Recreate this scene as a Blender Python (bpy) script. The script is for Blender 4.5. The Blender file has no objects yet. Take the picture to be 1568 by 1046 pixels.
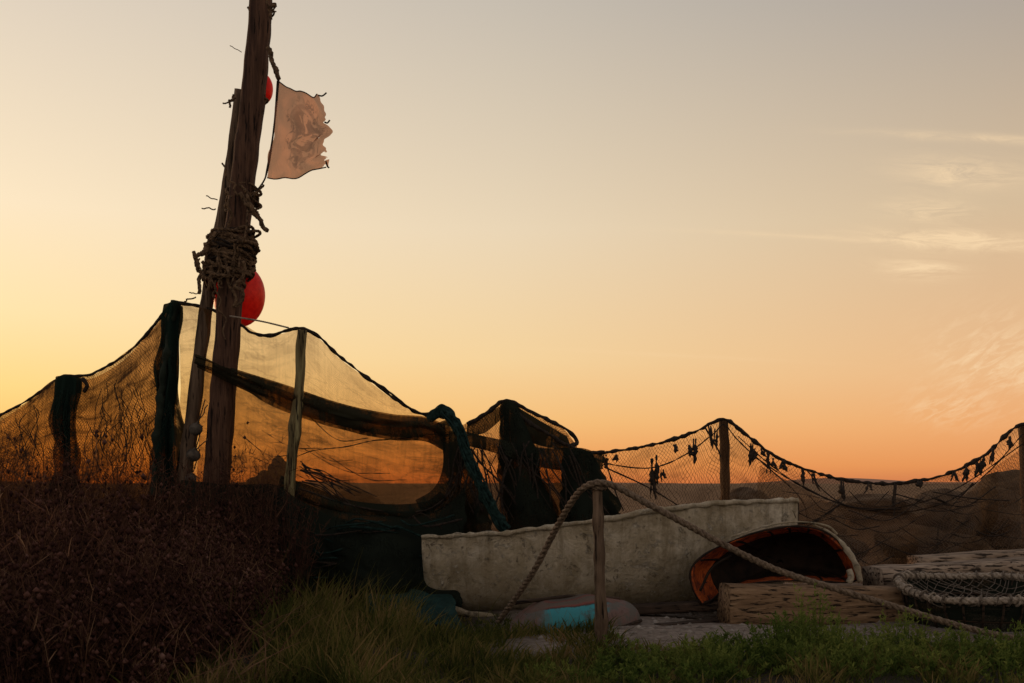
import bpy, bmesh, math, random
import numpy as np
from mathutils import Vector, noise, Matrix
random.seed(7); rng=np.random.default_rng(7)
H=1.2           # eye height (m)
F=1568.0
def P(u,v,y):   # pixel column, pixel row, depth -> metres
    return Vector(((u-784)/F*y, y, H+(740-v)/F*y))
def srgb(r,g,b):
    f=lambda c:(c/255/12.92) if c/255<=.04045 else ((c/255+.055)/1.055)**2.4
    return (f(r),f(g),f(b),1)
scene=bpy.context.scene
# ---------------------------------------------------------------- camera
cam=bpy.data.cameras.new("camera"); co=bpy.data.objects.new("camera",cam)
scene.collection.objects.link(co); scene.camera=co
co.location=(0,0,H); co.rotation_euler=(math.radians(90),0,0)
cam.lens=36; cam.sensor_width=36; cam.shift_y=217/1568; cam.clip_end=9000
scene.view_settings.view_transform='Standard'
# ---------------------------------------------------------------- node helpers
class NT:
    def __init__(s,t): s.t=t; t.nodes.clear()
    def n(s,typ,**k):
        nd=s.t.nodes.new(typ)
        ins=k.pop('ins',{})
        for a,b in k.items(): setattr(nd,a,b)
        for a,b in ins.items(): s.put(nd.inputs[a],b)
        return nd
    def put(s,sock,val):
        if isinstance(val,bpy.types.NodeSocket): s.t.links.new(val,sock)
        else: sock.default_value=val
    def m(s,op,a,b=0.0,c=0.0,clamp=False):
        nd=s.t.nodes.new('ShaderNodeMath'); nd.operation=op; nd.use_clamp=clamp
        s.put(nd.inputs[0],a); s.put(nd.inputs[1],b); s.put(nd.inputs[2],c); return nd.outputs[0]
    def mr(s,v,a,b,c=0.0,d=1.0,smooth=False):
        nd=s.t.nodes.new('ShaderNodeMapRange'); s.put(nd.inputs[0],v)
        if smooth: nd.interpolation_type='SMOOTHSTEP'
        for i,x in enumerate((a,b,c,d)): s.put(nd.inputs[i+1],x)
        return nd.outputs[0]
    def mix(s,f,a,b,bt='MIX'):
        nd=s.t.nodes.new('ShaderNodeMixRGB'); nd.blend_type=bt
        s.put(nd.inputs[0],f); s.put(nd.inputs[1],a); s.put(nd.inputs[2],b); return nd.outputs[0]
    def ramp(s,f,stops):
        nd=s.t.nodes.new('ShaderNodeValToRGB'); s.put(nd.inputs[0],f)
        e=nd.color_ramp.elements
        while len(e)<len(stops): e.new(.5)
        for i,(p,c) in enumerate(stops): e[i].position=p; e[i].color=c
        return nd.outputs[0]
    def noise(s,vec,scale,detail=4,rough=.6,dist=0):
        nd=s.t.nodes.new('ShaderNodeTexNoise'); s.put(nd.inputs['Vector'],vec)
        nd.inputs['Scale'].default_value=scale; nd.inputs['Detail'].default_value=detail
        nd.inputs['Roughness'].default_value=rough; nd.inputs['Distortion'].default_value=dist
        return nd.outputs[0]
    def scale(s,vec,sc,rot=(0,0,0)):
        nd=s.t.nodes.new('ShaderNodeMapping'); s.put(nd.inputs[0],vec)
        nd.inputs['Scale'].default_value=sc; nd.inputs['Rotation'].default_value=rot; return nd.outputs[0]
def newmat(name):
    m=bpy.data.materials.new(name); m.use_nodes=True
    t=NT(m.node_tree); out=t.n('ShaderNodeOutputMaterial'); return m,t,out
def bsdf(t,out,col,rough=.85,bump=None,bs=.5,bd=.01,spec=.25):
    b=t.n('ShaderNodeBsdfPrincipled'); t.put(b.inputs['Base Color'],col); t.put(b.inputs['Roughness'],rough)
    b.inputs['Specular IOR Level'].default_value=spec
    if bump is not None:
        bn=t.n('ShaderNodeBump'); bn.inputs['Strength'].default_value=bs; bn.inputs['Distance'].default_value=bd
        t.put(bn.inputs['Height'],bump); t.t.links.new(bn.outputs[0],b.inputs['Normal'])
    t.t.links.new(b.outputs[0],out.inputs[0]); return b
# ---------------------------------------------------------------- world (dusk sky)
w=bpy.data.worlds.new("World"); scene.world=w; w.use_nodes=True
t=NT(w.node_tree); wo=t.n('ShaderNodeOutputWorld')
tc=t.n('ShaderNodeTexCoord'); sep=t.n('ShaderNodeSeparateXYZ',ins={0:tc.outputs['Generated']})
X,Y,Z=sep.outputs
Lr=t.ramp(Z,[(0,srgb(236,142,66)),(.03,srgb(248,182,94)),(.085,srgb(254,212,134)),(.15,srgb(254,225,170)),(.24,srgb(251,229,194)),(.43,srgb(220,206,189)),(1,srgb(120,125,138))])
Rr=t.ramp(Z,[(0,srgb(210,126,80)),(.015,srgb(229,148,88)),(.05,srgb(236,168,110)),(.10,srgb(234,184,134)),(.24,srgb(213,187,153)),(.43,srgb(165,158,152)),(1,srgb(100,108,125))])
Mr=t.ramp(Z,[(0,srgb(218,128,72)),(.02,srgb(236,158,90)),(.06,srgb(243,189,120)),(.12,srgb(243,208,154)),(.24,srgb(233,212,180)),(.43,srgb(197,187,173)),(1,srgb(110,116,132))])
c1=t.mix(t.mr(X,-.44,0.0),Lr,Mr); c2=t.mix(t.mr(X,0.0,.42),c1,Rr)
back=t.ramp(Z,[(0,srgb(178,160,145)),(.25,srgb(192,176,160)),(1,srgb(128,130,140))])
front=t.mix(t.mr(Y,.45,-.25,0,1,True),c2,back)
gate=t.mr(Y,.3,.5)
Yc=t.m('MAXIMUM',Y,.05); A=t.m('DIVIDE',X,Yc); B=t.m('DIVIDE',Z,Yc)
tilt=t.m('ADD',B,t.m('MULTIPLY',A,.06))
cv=t.n('ShaderNodeCombineXYZ',ins={0:t.m('MULTIPLY',A,15.0),1:t.m('MULTIPLY',tilt,85.0),2:0.0}).outputs[0]
cn=t.mr(t.noise(cv,1.0,7,.70,1.0),.38,.68)
cv2=t.n('ShaderNodeCombineXYZ',ins={0:t.m('MULTIPLY',A,40.0),1:t.m('MULTIPLY',t.m('SUBTRACT',B,t.m('MULTIPLY',A,.45)),110.0),2:3.0}).outputs[0]
cn2=t.mr(t.noise(cv2,1.0,5,.65,.6),.44,.70)
tot=None
for (u,v,su,sv,k,nn) in [(1425,322,60,15,1.5,0),(1460,368,110,14,2.4,0),(1230,362,170,4,.55,1),(1410,412,60,14,1.6,0),(1470,265,90,22,1.3,0),(1500,212,160,7,1.0,1),(1530,550,90,60,1.15,2),(1450,625,60,25,.9,2),(1050,545,220,3,.3,1)]:
    a0=(u-784)/F; b0=(740-v)/F; sl=-.05
    da=t.m('DIVIDE',t.m('SUBTRACT',A,a0),su/F)
    db=t.m('DIVIDE',t.m('SUBTRACT',t.m('SUBTRACT',B,b0),t.m('MULTIPLY',t.m('SUBTRACT',A,a0),sl)),sv/F)
    g=t.m('EXPONENT',t.m('MULTIPLY',t.m('ADD',t.m('MULTIPLY',da,da),t.m('MULTIPLY',db,db)),-1.0))
    g=t.m('MULTIPLY',g,k)
    g=t.m('MULTIPLY',g,{0:cn,1:t.m('ADD',t.m('MULTIPLY',cn,.7),.2),2:cn2}[nn])
    tot=g if tot is None else t.m('ADD',tot,g)
tot=t.m('MINIMUM',t.m('MULTIPLY',t.m('MULTIPLY',tot,gate),.62),.7)
final=t.mix(tot,front,srgb(252,220,176))
sky=t.n('ShaderNodeTexSky'); sky.sky_type='NISHITA'; sky.sun_disc=False
sky.sun_elevation=math.radians(3); sky.sun_rotation=math.radians(-42)
bg1=t.n('ShaderNodeBackground',ins={0:final,1:1.0}); bg2=t.n('ShaderNodeBackground',ins={0:sky.outputs[0],1:.006})
ad=t.n('ShaderNodeAddShader'); t.put(ad.inputs[0],bg1.outputs[0]); t.put(ad.inputs[1],bg2.outputs[0]); t.put(wo.inputs[0],ad.outputs[0])
sl=bpy.data.lights.new("sun","SUN"); so=bpy.data.objects.new("sun",sl); scene.collection.objects.link(so)
sl.energy=1.5; sl.angle=math.radians(5); sl.color=(1,.58,.30)
d=Vector((math.sin(math.radians(-42)),math.cos(math.radians(-42)),math.tan(math.radians(6))))
so.rotation_euler=d.to_track_quat('Z','Y').to_euler()
# ---------------------------------------------------------------- materials
def wood(name,c1,c2,c3,axis='Z',bs=.8,ck=.36):
    m,t,out=newmat(name); o=t.n('ShaderNodeTexCoord').outputs['Object']
    sc={'Z':(22,22,1.6),'X':(1.6,22,22)}[axis]
    v=t.scale(o,sc); n1=t.noise(v,1,6,.65,.5); n2=t.noise(o,3.0,4); n3=t.noise(t.scale(o,tuple(k*2.0 for k in sc)),1,3)
    col=t.ramp(n1,[(.32,c3),(.48,c1),(.68,c2)])
    col=t.mix(t.mr(n2,.4,.7,0,.55),col,c1)
    crack=t.mr(n3,ck,ck+.05)
    col=t.mix(crack,tuple(x*.35 for x in c3[:3])+(1,),col)
    h=t.m('ADD',n1,t.m('MULTIPLY',crack,.8))
    bsdf(t,out,col,.9,h,bs,.015); return m
M_mast=wood("mast_wood",(.075,.038,.024,1),(.15,.08,.048,1),(.03,.015,.010,1))
M_pole=wood("pole_wood",(.12,.08,.052,1),(.24,.165,.11,1),(.05,.032,.02,1))
M_bark=wood("lichen_pole_wood",(.13,.10,.045,1),(.34,.30,.15,1),(.04,.03,.018,1))
M_beam=wood("beam_wood",(.22,.135,.075,1),(.38,.255,.15,1),(.09,.055,.032,1),'X',1.0,.38)
M_drift=wood("driftwood",(.27,.20,.145,1),(.42,.33,.25,1),(.10,.07,.05,1),'X',1.0,.41)
M_dark=wood("dark_wood",(.045,.03,.02,1),(.08,.05,.035,1),(.02,.012,.01,1),'X')
def plain(name,c1,c2,sc=20,rough=.85,bs=.4,spec=.2):
    m,t,out=newmat(name); o=t.n('ShaderNodeTexCoord').outputs['Object']
    n=t.noise(o,sc,5); bsdf(t,out,t.ramp(n,[(.35,c1),(.65,c2)]),rough,n,bs,.01,spec); return m
M_rope=plain("rope_fibre",(.09,.062,.042,1),(.25,.185,.13,1),45,.95,.8)
M_coil=plain("old_brown_rope",(.045,.028,.018,1),(.19,.12,.068,1),30,.95,.9)
M_ropeL=plain("pale_rope_fibre",(.18,.145,.11,1),(.42,.35,.28,1),45,.95,.8)
M_twine=plain("grey_twine",(.07,.055,.042,1),(.18,.145,.115,1),45,.95,.6)
M_ropeD=plain("dark_rope",(.012,.010,.009,1),(.045,.032,.024,1),45,.95,.6)
M_teal=plain("teal_net_bundle",(.006,.013,.012,1),(.020,.044,.040,1),30,.95,1.0,.05)
M_green=plain("green_net_heap",(.008,.014,.010,1),(.024,.032,.022,1),9,.95,1.0)
M_rock=plain("rock",(.07,.052,.042,1),(.17,.13,.10,1),4,.95,1.0)
M_float=plain("grey_float",(.035,.028,.023,1),(.12,.10,.08,1),14,.8)
M_black=plain("black_trim_and_inner_shade",(.008,.006,.005,1),(.03,.018,.012,1),9,.8)  # orange boat's black rim and ribs, also painted shade deep inside it
def buoym():
    m,t,out=newmat("red_buoy_plastic"); o=t.n('ShaderNodeTexCoord').outputs['Object']
    n=t.noise(o,14,5); col=t.ramp(n,[(.3,(.70,.016,.008,1)),(.6,(.95,.05,.022,1))])
    b=bsdf(t,out,col,.4,n,.15,.005,.4)
    tl=t.n('ShaderNodeBsdfTranslucent',ins={0:col}); mx=t.n('ShaderNodeMixShader',ins={0:.5,1:b.outputs[0],2:tl.outputs[0]}); t.put(out.inputs[0],mx.outputs[0]); return m
M_buoy=buoym()
def hullm():
    m,t,out=newmat("weathered_white_paint"); o=t.n('ShaderNodeTexCoord').outputs['Object']
    big=t.noise(o,2.6,6,.7,.4); fine=t.noise(o,24,7,.78); mid=t.noise(o,6,8,.78,.6); streak=t.noise(t.scale(o,(11,11,1.1)),1,5,.7)
    col=t.ramp(big,[(.34,(.42,.345,.225,1)),(.5,(.60,.51,.37,1)),(.68,(.76,.68,.54,1))])
    col=t.mix(t.mr(mid,.44,.60,0,.6),col,(.30,.24,.15,1))
    col=t.mix(t.mr(streak,.48,.66,0,.6),col,(.25,.19,.11,1))
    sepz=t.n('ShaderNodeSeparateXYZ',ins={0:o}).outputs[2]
    col=t.mix(t.m('MULTIPLY',t.mr(t.m('ADD',sepz,t.m('MULTIPLY',mid,.35)),.75,.12),.7),col,(.20,.15,.08,1))  # hull shadow gradient put into the paint colour, darker towards the bottom
    chip=t.mr(t.m('ADD',t.noise(o,7,9,.82,.6),t.m('MULTIPLY',fine,.4)),.80,.83)
    col=t.mix(t.m('MULTIPLY',chip,.75),col,(.14,.105,.07,1))
    flake=t.mr(t.m('ADD',t.noise(t.scale(o,(1,1,1.6)),5.5,9,.85,.8),t.m('MULTIPLY',fine,.4)),.78,.80); col=t.mix(t.m('MULTIPLY',flake,.7),col,(.80,.73,.60,1))
    h=t.m('SUBTRACT',t.m('ADD',t.m('ADD',t.m('MULTIPLY',fine,.9),t.m('MULTIPLY',flake,.6)),t.m('MULTIPLY',mid,1.2)),t.m('MULTIPLY',chip,.7))
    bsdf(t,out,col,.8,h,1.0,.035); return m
M_hull=hullm()
def orangem():
    m,t,out=newmat("orange_worn_paint"); o=t.n('ShaderNodeTexCoord').outputs['Object']
    n=t.noise(o,8,7,.78,.9); n2=t.noise(o,22,4)
    col=t.ramp(n,[(.40,(.03,.016,.02,1)),(.47,(.28,.055,.016,1)),(.60,(.58,.125,.024,1)),(.70,(.22,.10,.08,1))])
    bsdf(t,out,col,.75,t.m('ADD',n,n2),.6,.01); return m
M_orange=orangem()
def skiffm():
    m,t,out=newmat("turquoise_and_red_paint"); o=t.n('ShaderNodeTexCoord').outputs['Object']
    uv=t.n('ShaderNodeTexCoord').outputs['UV']; s=t.n('ShaderNodeSeparateXYZ',ins={0:uv}).outputs[1]
    n=t.noise(o,9,6,.7); s2=t.m('ADD',s,t.m('MULTIPLY',t.m('SUBTRACT',n,.5),.16))
    col=t.ramp(s2,[(0,(.05,.24,.27,1)),(.50,(.045,.26,.30,1)),(.53,(.05,.03,.025,1)),(.57,(.20,.055,.04,1)),(.62,(.12,.085,.065,1)),(.76,(.10,.075,.055,1)),(.79,(.16,.045,.035,1)),(.86,(.08,.06,.045,1))])
    ox=t.m('ADD',t.n('ShaderNodeSeparateXYZ',ins={0:o}).outputs[0],t.m('MULTIPLY',t.m('SUBTRACT',n,.5),.25))
    bare=t.m('MAXIMUM',t.mr(ox,.30,.22),t.mr(ox,.72,.80))
    col=t.mix(t.m('MULTIPLY',bare,.9),col,t.mix(t.mr(n,.45,.6),(.12,.085,.065,1),(.20,.09,.07,1)))
    col=t.mix(t.mr(n,.55,.66,0,.7),col,(.08,.06,.045,1))
    bsdf(t,out,col,.75,n,.8,.015); return m
M_skiff=skiffm()
def groundm():
    m,t,out=newmat("sandy_ground"); o=t.n('ShaderNodeTexCoord').outputs['Object']
    a=t.noise(o,.8,6); b=t.noise(o,14,6,.7); v=t.n('ShaderNodeTexVoronoi',ins={'Vector':o,'Scale':22.0}).outputs[0]
    col=t.ramp(b,[(.3,(.13,.10,.08,1)),(.55,(.27,.22,.18,1)),(.72,(.38,.32,.27,1))])
    col=t.mix(t.mr(a,.48,.62,0,.5),col,(.08,.06,.042,1))
    s_=t.n('ShaderNodeSeparateXYZ',ins={0:o}); yy=s_.outputs[1]
    far=t.ramp(t.noise(o,1.7,7,.7),[(.38,(.12,.082,.058,1)),(.62,(.25,.18,.135,1))])
    col=t.mix(t.mr(yy,10.5,12.5,0,.85),col,far)
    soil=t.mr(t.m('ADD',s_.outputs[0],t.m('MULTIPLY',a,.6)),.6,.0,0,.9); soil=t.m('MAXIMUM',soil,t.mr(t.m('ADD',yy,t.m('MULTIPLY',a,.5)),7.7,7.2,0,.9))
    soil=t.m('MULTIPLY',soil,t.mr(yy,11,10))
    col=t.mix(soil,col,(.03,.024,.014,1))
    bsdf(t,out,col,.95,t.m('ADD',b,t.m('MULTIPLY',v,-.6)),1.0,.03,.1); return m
M_ground=groundm()
def netm(name,thread,tint,cell,thick,base,trans=.5,streak=0.0,blot=0.0):
    m,t,out=newmat(name); tcn=t.n('ShaderNodeTexCoord'); uv=tcn.outputs['UV']; o=tcn.outputs['Object']
    wob=t.n('ShaderNodeTexNoise',ins={'Vector':uv,'Scale':3.5,'Detail':2.0}).outputs[1]
    uvw=t.mix(.14,uv,wob,'ADD')
    s=t.n('ShaderNodeSeparateXYZ',ins={0:uvw}); U,V=s.outputs[0],s.outputs[1]
    k=1/cell
    a=t.m('FRACT',t.m('MULTIPLY',t.m('ADD',U,t.m('MULTIPLY',V,.7)),k)); b=t.m('FRACT',t.m('MULTIPLY',t.m('SUBTRACT',U,t.m('MULTIPLY',V,.7)),k))
    ln=t.m('MAXIMUM',t.m('LESS_THAN',a,thick),t.m('LESS_THAN',b,thick))
    cl=t.noise(o,2.2,4,.65); bv=t.m('MULTIPLY',t.mr(cl,.3,.7,.3,1.7),base)
    if streak:
        st=t.noise(t.scale(uv,(30,2.2,1),(0,0,.25)),1,4,.65,.6); bv=t.m('ADD',bv,t.mr(st,.46,.72,0,streak))
    if blot:
        b2=t.noise(t.scale(uv,(1.6,5,1),(0,0,-.2)),1,4,.6,.8); bv=t.m('ADD',bv,t.mr(b2,.48,.62,0,blot))
        b3=t.noise(t.scale(uv,(.9,3.2,1),(0,0,.35)),1,5,.6,1.4); bv=t.m('ADD',bv,t.mr(t.m('ABSOLUTE',t.m('SUBTRACT',b3,.5)),.035,.0,0,blot))
    al=t.m('MAXIMUM',t.m('MULTIPLY',ln,.88),t.m('MINIMUM',bv,.985))
    tr=t.n('ShaderNodeBsdfTransparent',ins={0:tint}); df=t.n('ShaderNodeBsdfDiffuse',ins={0:thread}); tl=t.n('ShaderNodeBsdfTranslucent',ins={0:thread})
    mx=t.n('ShaderNodeMixShader',ins={0:trans,1:df.outputs[0],2:tl.outputs[0]})
    mm=t.n('ShaderNodeMixShader',ins={0:al,1:tr.outputs[0],2:mx.outputs[0]})
    t.put(out.inputs[0],mm.outputs[0]); return m
N_brown=netm("brown_netting",(.065,.042,.028,1),(.92,.70,.48,1),.024,.22,.26,.5,.4,.35)
N_tan=netm("tan_netting",(.18,.115,.062,1),(.96,.82,.64,1),.012,.10,.16,.5,.12,.16)
N_mid=netm("olive_netting",(.08,.058,.038,1),(.93,.69,.46,1),.014,.12,.18,.5,.2,.28)
N_grey=netm("grey_brown_netting",(.13,.10,.078,1),(.96,.86,.74,1),.030,.16,.14,.5,.15,.25)
N_band=netm("folded_olive_netting",(.035,.034,.022,1),(.8,.6,.4,1),.012,.2,.62,.4,.4,.2)
N_dark=netm("dark_green_netting",(.019,.024,.018,1),(.6,.5,.4,1),.03,.3,.84,.3,.4,.0)
N_solid=netm("bunched_green_netting",(.014,.027,.022,1),(.7,.55,.42,1),.03,.3,.74,.2,.6)
N_open=netm("open_mesh_netting",(.05,.032,.022,1),(.98,.88,.74,1),.036,.12,.09,.4,.06,.2)
def flagm():
    m,t,out=newmat("faded_flag_cloth"); tcn=t.n('ShaderNodeTexCoord'); uv=tcn.outputs['UV']
    n=t.noise(uv,4.2,3,.55,1.8); w_=t.noise(t.scale(uv,(120,120,1)),1,2)
    s=t.n('ShaderNodeSeparateXYZ',ins={0:uv}); du=t.m('SUBTRACT',s.outputs[0],.58); dv=t.m('SUBTRACT',s.outputs[1],.52)
    r=t.m('SQRT',t.m('ADD',t.m('MULTIPLY',t.m('MULTIPLY',du,du),1.3),t.m('MULTIPLY',dv,dv)))
    patt=t.m('MULTIPLY',t.mr(t.m('ABSOLUTE',t.m('SUBTRACT',n,.5)),.035,.015),t.mr(r,.46,.36))
    patt2=t.m('MULTIPLY',t.mr(n,.51,.54),t.mr(r,.32,.24))
    ringm=t.mr(t.m('ABSOLUTE',t.m('SUBTRACT',r,.30)),.03,.015)
    mask=t.m('MAXIMUM',t.m('MAXIMUM',patt,patt2),t.m('MULTIPLY',ringm,.6))
    col=t.mix(t.m('MULTIPLY',mask,.85),(.42,.20,.13,1),(.13,.085,.085,1))
    edge=t.m('MAXIMUM',t.m('LESS_THAN',s.outputs[0],.06),t.m('GREATER_THAN',s.outputs[1],.965))
    col=t.mix(t.m('MULTIPLY',edge,.5),col,(.15,.09,.07,1)); col=t.mix(t.m('MULTIPLY',w_,.25),col,(.22,.12,.09,1))
    fold_shade=t.noise(t.scale(uv,(6,1.4,1),(0,0,.6)),1,3,.5,.8); col=t.mix(t.mr(fold_shade,.46,.58,0,.6),col,(.19,.12,.10,1))  # shade of folds painted into the cloth colour as dark streaks
    df=t.n('ShaderNodeBsdfDiffuse',ins={0:col}); tl=t.n('ShaderNodeBsdfTranslucent',ins={0:col}); tr=t.n('ShaderNodeBsdfTransparent',ins={0:(.95,.60,.42,1)})
    mx=t.n('ShaderNodeMixShader',ins={0:.65,1:df.outputs[0],2:tl.outputs[0]}); mm=t.n('ShaderNodeMixShader',ins={0:t.m('ADD',.74,t.m('MULTIPLY',mask,.12)),1:tr.outputs[0],2:mx.outputs[0]})
    t.put(out.inputs[0],mm.outputs[0]); return m
M_flag=flagm()
def vegm(name,stops,tr=.35,dk=.25):
    m,t,out=newmat(name); uv=t.n('ShaderNodeTexCoord').outputs['UV']; o=t.n('ShaderNodeTexCoord').outputs['Object']
    s=t.n('ShaderNodeSeparateXYZ',ins={0:uv}); cl=t.noise(o,2.2,4)
    f=t.m('ADD',t.m('MULTIPLY',s.outputs[0],.6),t.mr(cl,.35,.65,0,.4))
    col=t.ramp(f,stops)
    df=t.n('ShaderNodeBsdfDiffuse',ins={0:col}); tl=t.n('ShaderNodeBsdfTranslucent',ins={0:col})
    mx=t.n('ShaderNodeMixShader',ins={0:tr,1:df.outputs[0],2:tl.outputs[0]}); t.put(out.inputs[0],mx.outputs[0]); return m
V_grass=vegm("grass_blades",[(0,(.022,.030,.010,1)),(.3,(.055,.066,.017,1)),(.52,(.11,.11,.028,1)),(.75,(.20,.155,.055,1)),(1,(.30,.18,.085,1))],.42)
V_herb=vegm("green_herb",[(0,(.028,.05,.013,1)),(.5,(.10,.145,.032,1)),(1,(.26,.28,.07,1))],.45)
V_twig=vegm("dry_shrub_stems",[(0,(.022,.013,.010,1)),(.4,(.070,.034,.025,1)),(.75,(.15,.08,.05,1)),(1,(.32,.20,.12,1))],.3)
V_seed=vegm("dry_seed_heads",[(0,(.018,.010,.009,1)),(.5,(.070,.032,.026,1)),(.85,(.14,.07,.055,1)),(1,(.24,.14,.11,1))],.2)
# ---------------------------------------------------------------- mesh helpers
def cr(pts,n):
    pts=[Vector(p) for p in pts]
    if len(pts)==2: return [pts[0].lerp(pts[1],i/(n-1)) for i in range(n)]
    L=[0]
    for a,b in zip(pts,pts[1:]): L.append(L[-1]+(b-a).length)
    out=[]
    for i in range(n):
        s=L[-1]*i/(n-1); k=0
        while k<len(pts)-2 and s>L[k+1]: k+=1
        tt=(s-L[k])/max(1e-9,L[k+1]-L[k])
        p1,p2=pts[k],pts[k+1]; p0=pts[k-1] if k>0 else p1*2-p2; p3=pts[k+2] if k+2<len(pts) else p2*2-p1
        d1=L[k+1]-L[k]
        m1=(p2-p0)/max(1e-6,(d1+(L[k]-L[k-1] if k>0 else d1)))*d1; m2=(p3-p1)/max(1e-6,(d1+(L[k+2]-L[k+1] if k+2<len(pts) else d1)))*d1
        t2=tt*tt; t3=t2*tt
        out.append(p1*(2*t3-3*t2+1)+m1*(t3-2*t2+tt)+p2*(-2*t3+3*t2)+m2*(t3-t2))
    return out
def frames(p):
    T=[]
    for i in range(len(p)):
        a=p[max(0,i-1)]; b=p[min(len(p)-1,i+1)]; d=(b-a)
        T.append(d.normalized() if d.length>1e-9 else Vector((0,0,1)))
    up=Vector((0,1,0)) if abs(T[0].y)<.9 else Vector((1,0,0))
    N=[(up-T[0]*up.dot(T[0])).normalized()]
    for i in range(1,len(p)):
        n=N[-1]-T[i]*N[-1].dot(T[i]); N.append(n.normalized())
    return T,N,[a.cross(b) for a,b in zip(T,N)]
class MB:
    def __init__(s): s.v=[];s.f=[];s.mi=[];s.uv=[]
    def addv(s,p,uv=(0,0)): s.v.append(tuple(p)); s.uv.append(uv); return len(s.v)-1
    def face(s,f,mi=0): s.f.append(f); s.mi.append(mi)
    def tube(s,path,r,sides=8,mi=0,jit=0,sq=0,fr=4.0,flat=1.0,cap=True):
        T,N,B=frames(path); n=len(path); st=len(s.v); L=0
        rr=r if hasattr(r,'__len__') else [r]*n
        for i,p in enumerate(path):
            if i: L+=(path[i]-path[i-1]).length
            R=rr[i] if len(rr)==n else rr[0]+(rr[-1]-rr[0])*i/(n-1)
            for k in range(sides):
                a=2*math.pi*(k+.5)/sides; c,sn=math.cos(a),math.sin(a); q=R
                if sq: q*= (1-sq)+sq*min(1/max(abs(c),abs(sn)),1.3)
                o=(N[i]*c*flat+B[i]*sn)*q
                if jit: o*=1+jit*noise.noise((p+o)*fr)
                s.addv(p+o,(k/sides*R*6.28,L))
        for i in range(n-1):
            for k in range(sides):
                a=st+i*sides+k; b=st+i*sides+(k+1)%sides
                s.face((a,b,b+sides,a+sides),mi)
        if cap:
            s.face(tuple(st+k for k in range(sides))[::-1],mi); s.face(tuple(st+(n-1)*sides+k for k in range(sides)),mi)
    def rope(s,pts,r,mi=0,pitch=7.0,res=None,strands=3):
        L=sum((b-a).length for a,b in zip(pts,pts[1:])); n=res or max(8,int(L/(r*1.3)))
        p=cr(pts,n); T,N,B=frames(p); dl=L/(n-1)
        for j in range(strands):
            q=[]
            for i in range(n):
                a=2*math.pi*(i*dl/(pitch*r)+j/strands); q.append(p[i]+(N[i]*math.cos(a)+B[i]*math.sin(a))*r*.5)
            s.tube(q,r*.56,6,mi)
    def lathe(s,c,prof,sides=28,mi=0,axis=Vector((0,0,1)),sx=1):
        q=Vector((0,0,1)).rotation_difference(axis.normalized()); st=len(s.v)
        for r,z in prof:
            for k in range(sides):
                a=2*math.pi*k/sides; s.addv(c+q@Vector((r*math.cos(a)*sx,r*math.sin(a),z)),(k/sides,z))
        for i in range(len(prof)-1):
            for k in range(sides):
                a=st+i*sides+k; b=st+i*sides+(k+1)%sides; s.face((a,b,b+sides,a+sides),mi)
        s.face(tuple(st+k for k in range(sides))[::-1],mi); s.face(tuple(st+(len(prof)-1)*sides+k for k in range(sides)),mi)
    def grid(s,rows,mi=0,close=False):
        st=len(s.v); n=len(rows[0])
        for r in rows:
            for it in r: s.addv(it[0],it[1])
        for i in range(len(rows)-1):
            for k in range(n if close else n-1):
                a=st+i*n+k; b=st+i*n+(k+1)%n; s.face((a,b,b+n,a+n),mi)
    def obj(s,name,mats,smooth=True):
        me=bpy.data.meshes.new(name); me.from_pydata(s.v,[],s.f)
        for m in mats: me.materials.append(m)
        me.polygons.foreach_set('material_index',s.mi); me.polygons.foreach_set('use_smooth',[smooth]*len(s.f))
        ul=me.uv_layers.new(name='UVMap'); li=np.zeros(len(me.loops),dtype=np.int32); me.loops.foreach_get('vertex_index',li)
        ul.data.foreach_set('uv',np.array(s.uv,dtype=np.float32)[li].ravel())
        me.update(); o=bpy.data.objects.new(name,me); scene.collection.objects.link(o); return o
def gh(x,y):
    x=np.asarray(x,float); y=np.asarray(y,float)
    z=.025*np.sin(x*1.9+y*.7)+.02*np.sin(y*2.7-x*1.1)+.012*np.sin(x*5.1+1)*np.sin(y*4.3)
    z=z*np.clip((40-np.abs(y))/30,0,1)
    sm=lambda a: np.clip(a,0,1)**2*(3-2*np.clip(a,0,1))
    b=sm((x-2.2)/3.6)*np.exp(-((y-15.5)/2.6)**2)*1.0*(1+.10*np.sin(x*1.7)+.07*np.sin(x*3.9+1)+.05*np.sin(x*9+y*3)+.03*np.sin(x*17-y*5))
    l=sm((-x-1.5)/1.5)*np.exp(-((y-14.5)/1.8)**2)*.5*(1+.15*np.sin(x*2.3)+.08*np.sin(x*6.1))
    return z+b*.98+l
# ---------------------------------------------------------------- ground
xs=np.concatenate([-np.geomspace(4000,16,16),np.linspace(-15,15,240),np.geomspace(16,4000,16)])
ys=np.concatenate([np.linspace(-12,4.8,12),np.linspace(5,20,170),np.geomspace(20.5,6000,24)])
GX,GY=np.meshgrid(xs,ys); GZ=gh(GX,GY); GZ[GY>60]=0
mb=MB(); rows=[[((GX[i,j],GY[i,j],GZ[i,j]),(0,0)) for j in range(len(xs))] for i in range(len(ys))]
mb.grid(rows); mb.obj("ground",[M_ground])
mb=MB(); rows=[[],[]]
for i in range(160):
    x=-2600+5200*i/159; h=max(0,10*noise.noise(Vector((x/420,3,0)))+14*math.exp(-((x-950)/230)**2)+2)
    rows[0].append(((x,2900,-2),(0,0))); rows[1].append(((x,2950,h),(0,0)))
mb.grid(rows); M_haze=plain("hazy_hills",(.36,.20,.135,1),(.40,.23,.155,1),.01); mb.obj("distant_hills",[M_haze])
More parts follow.
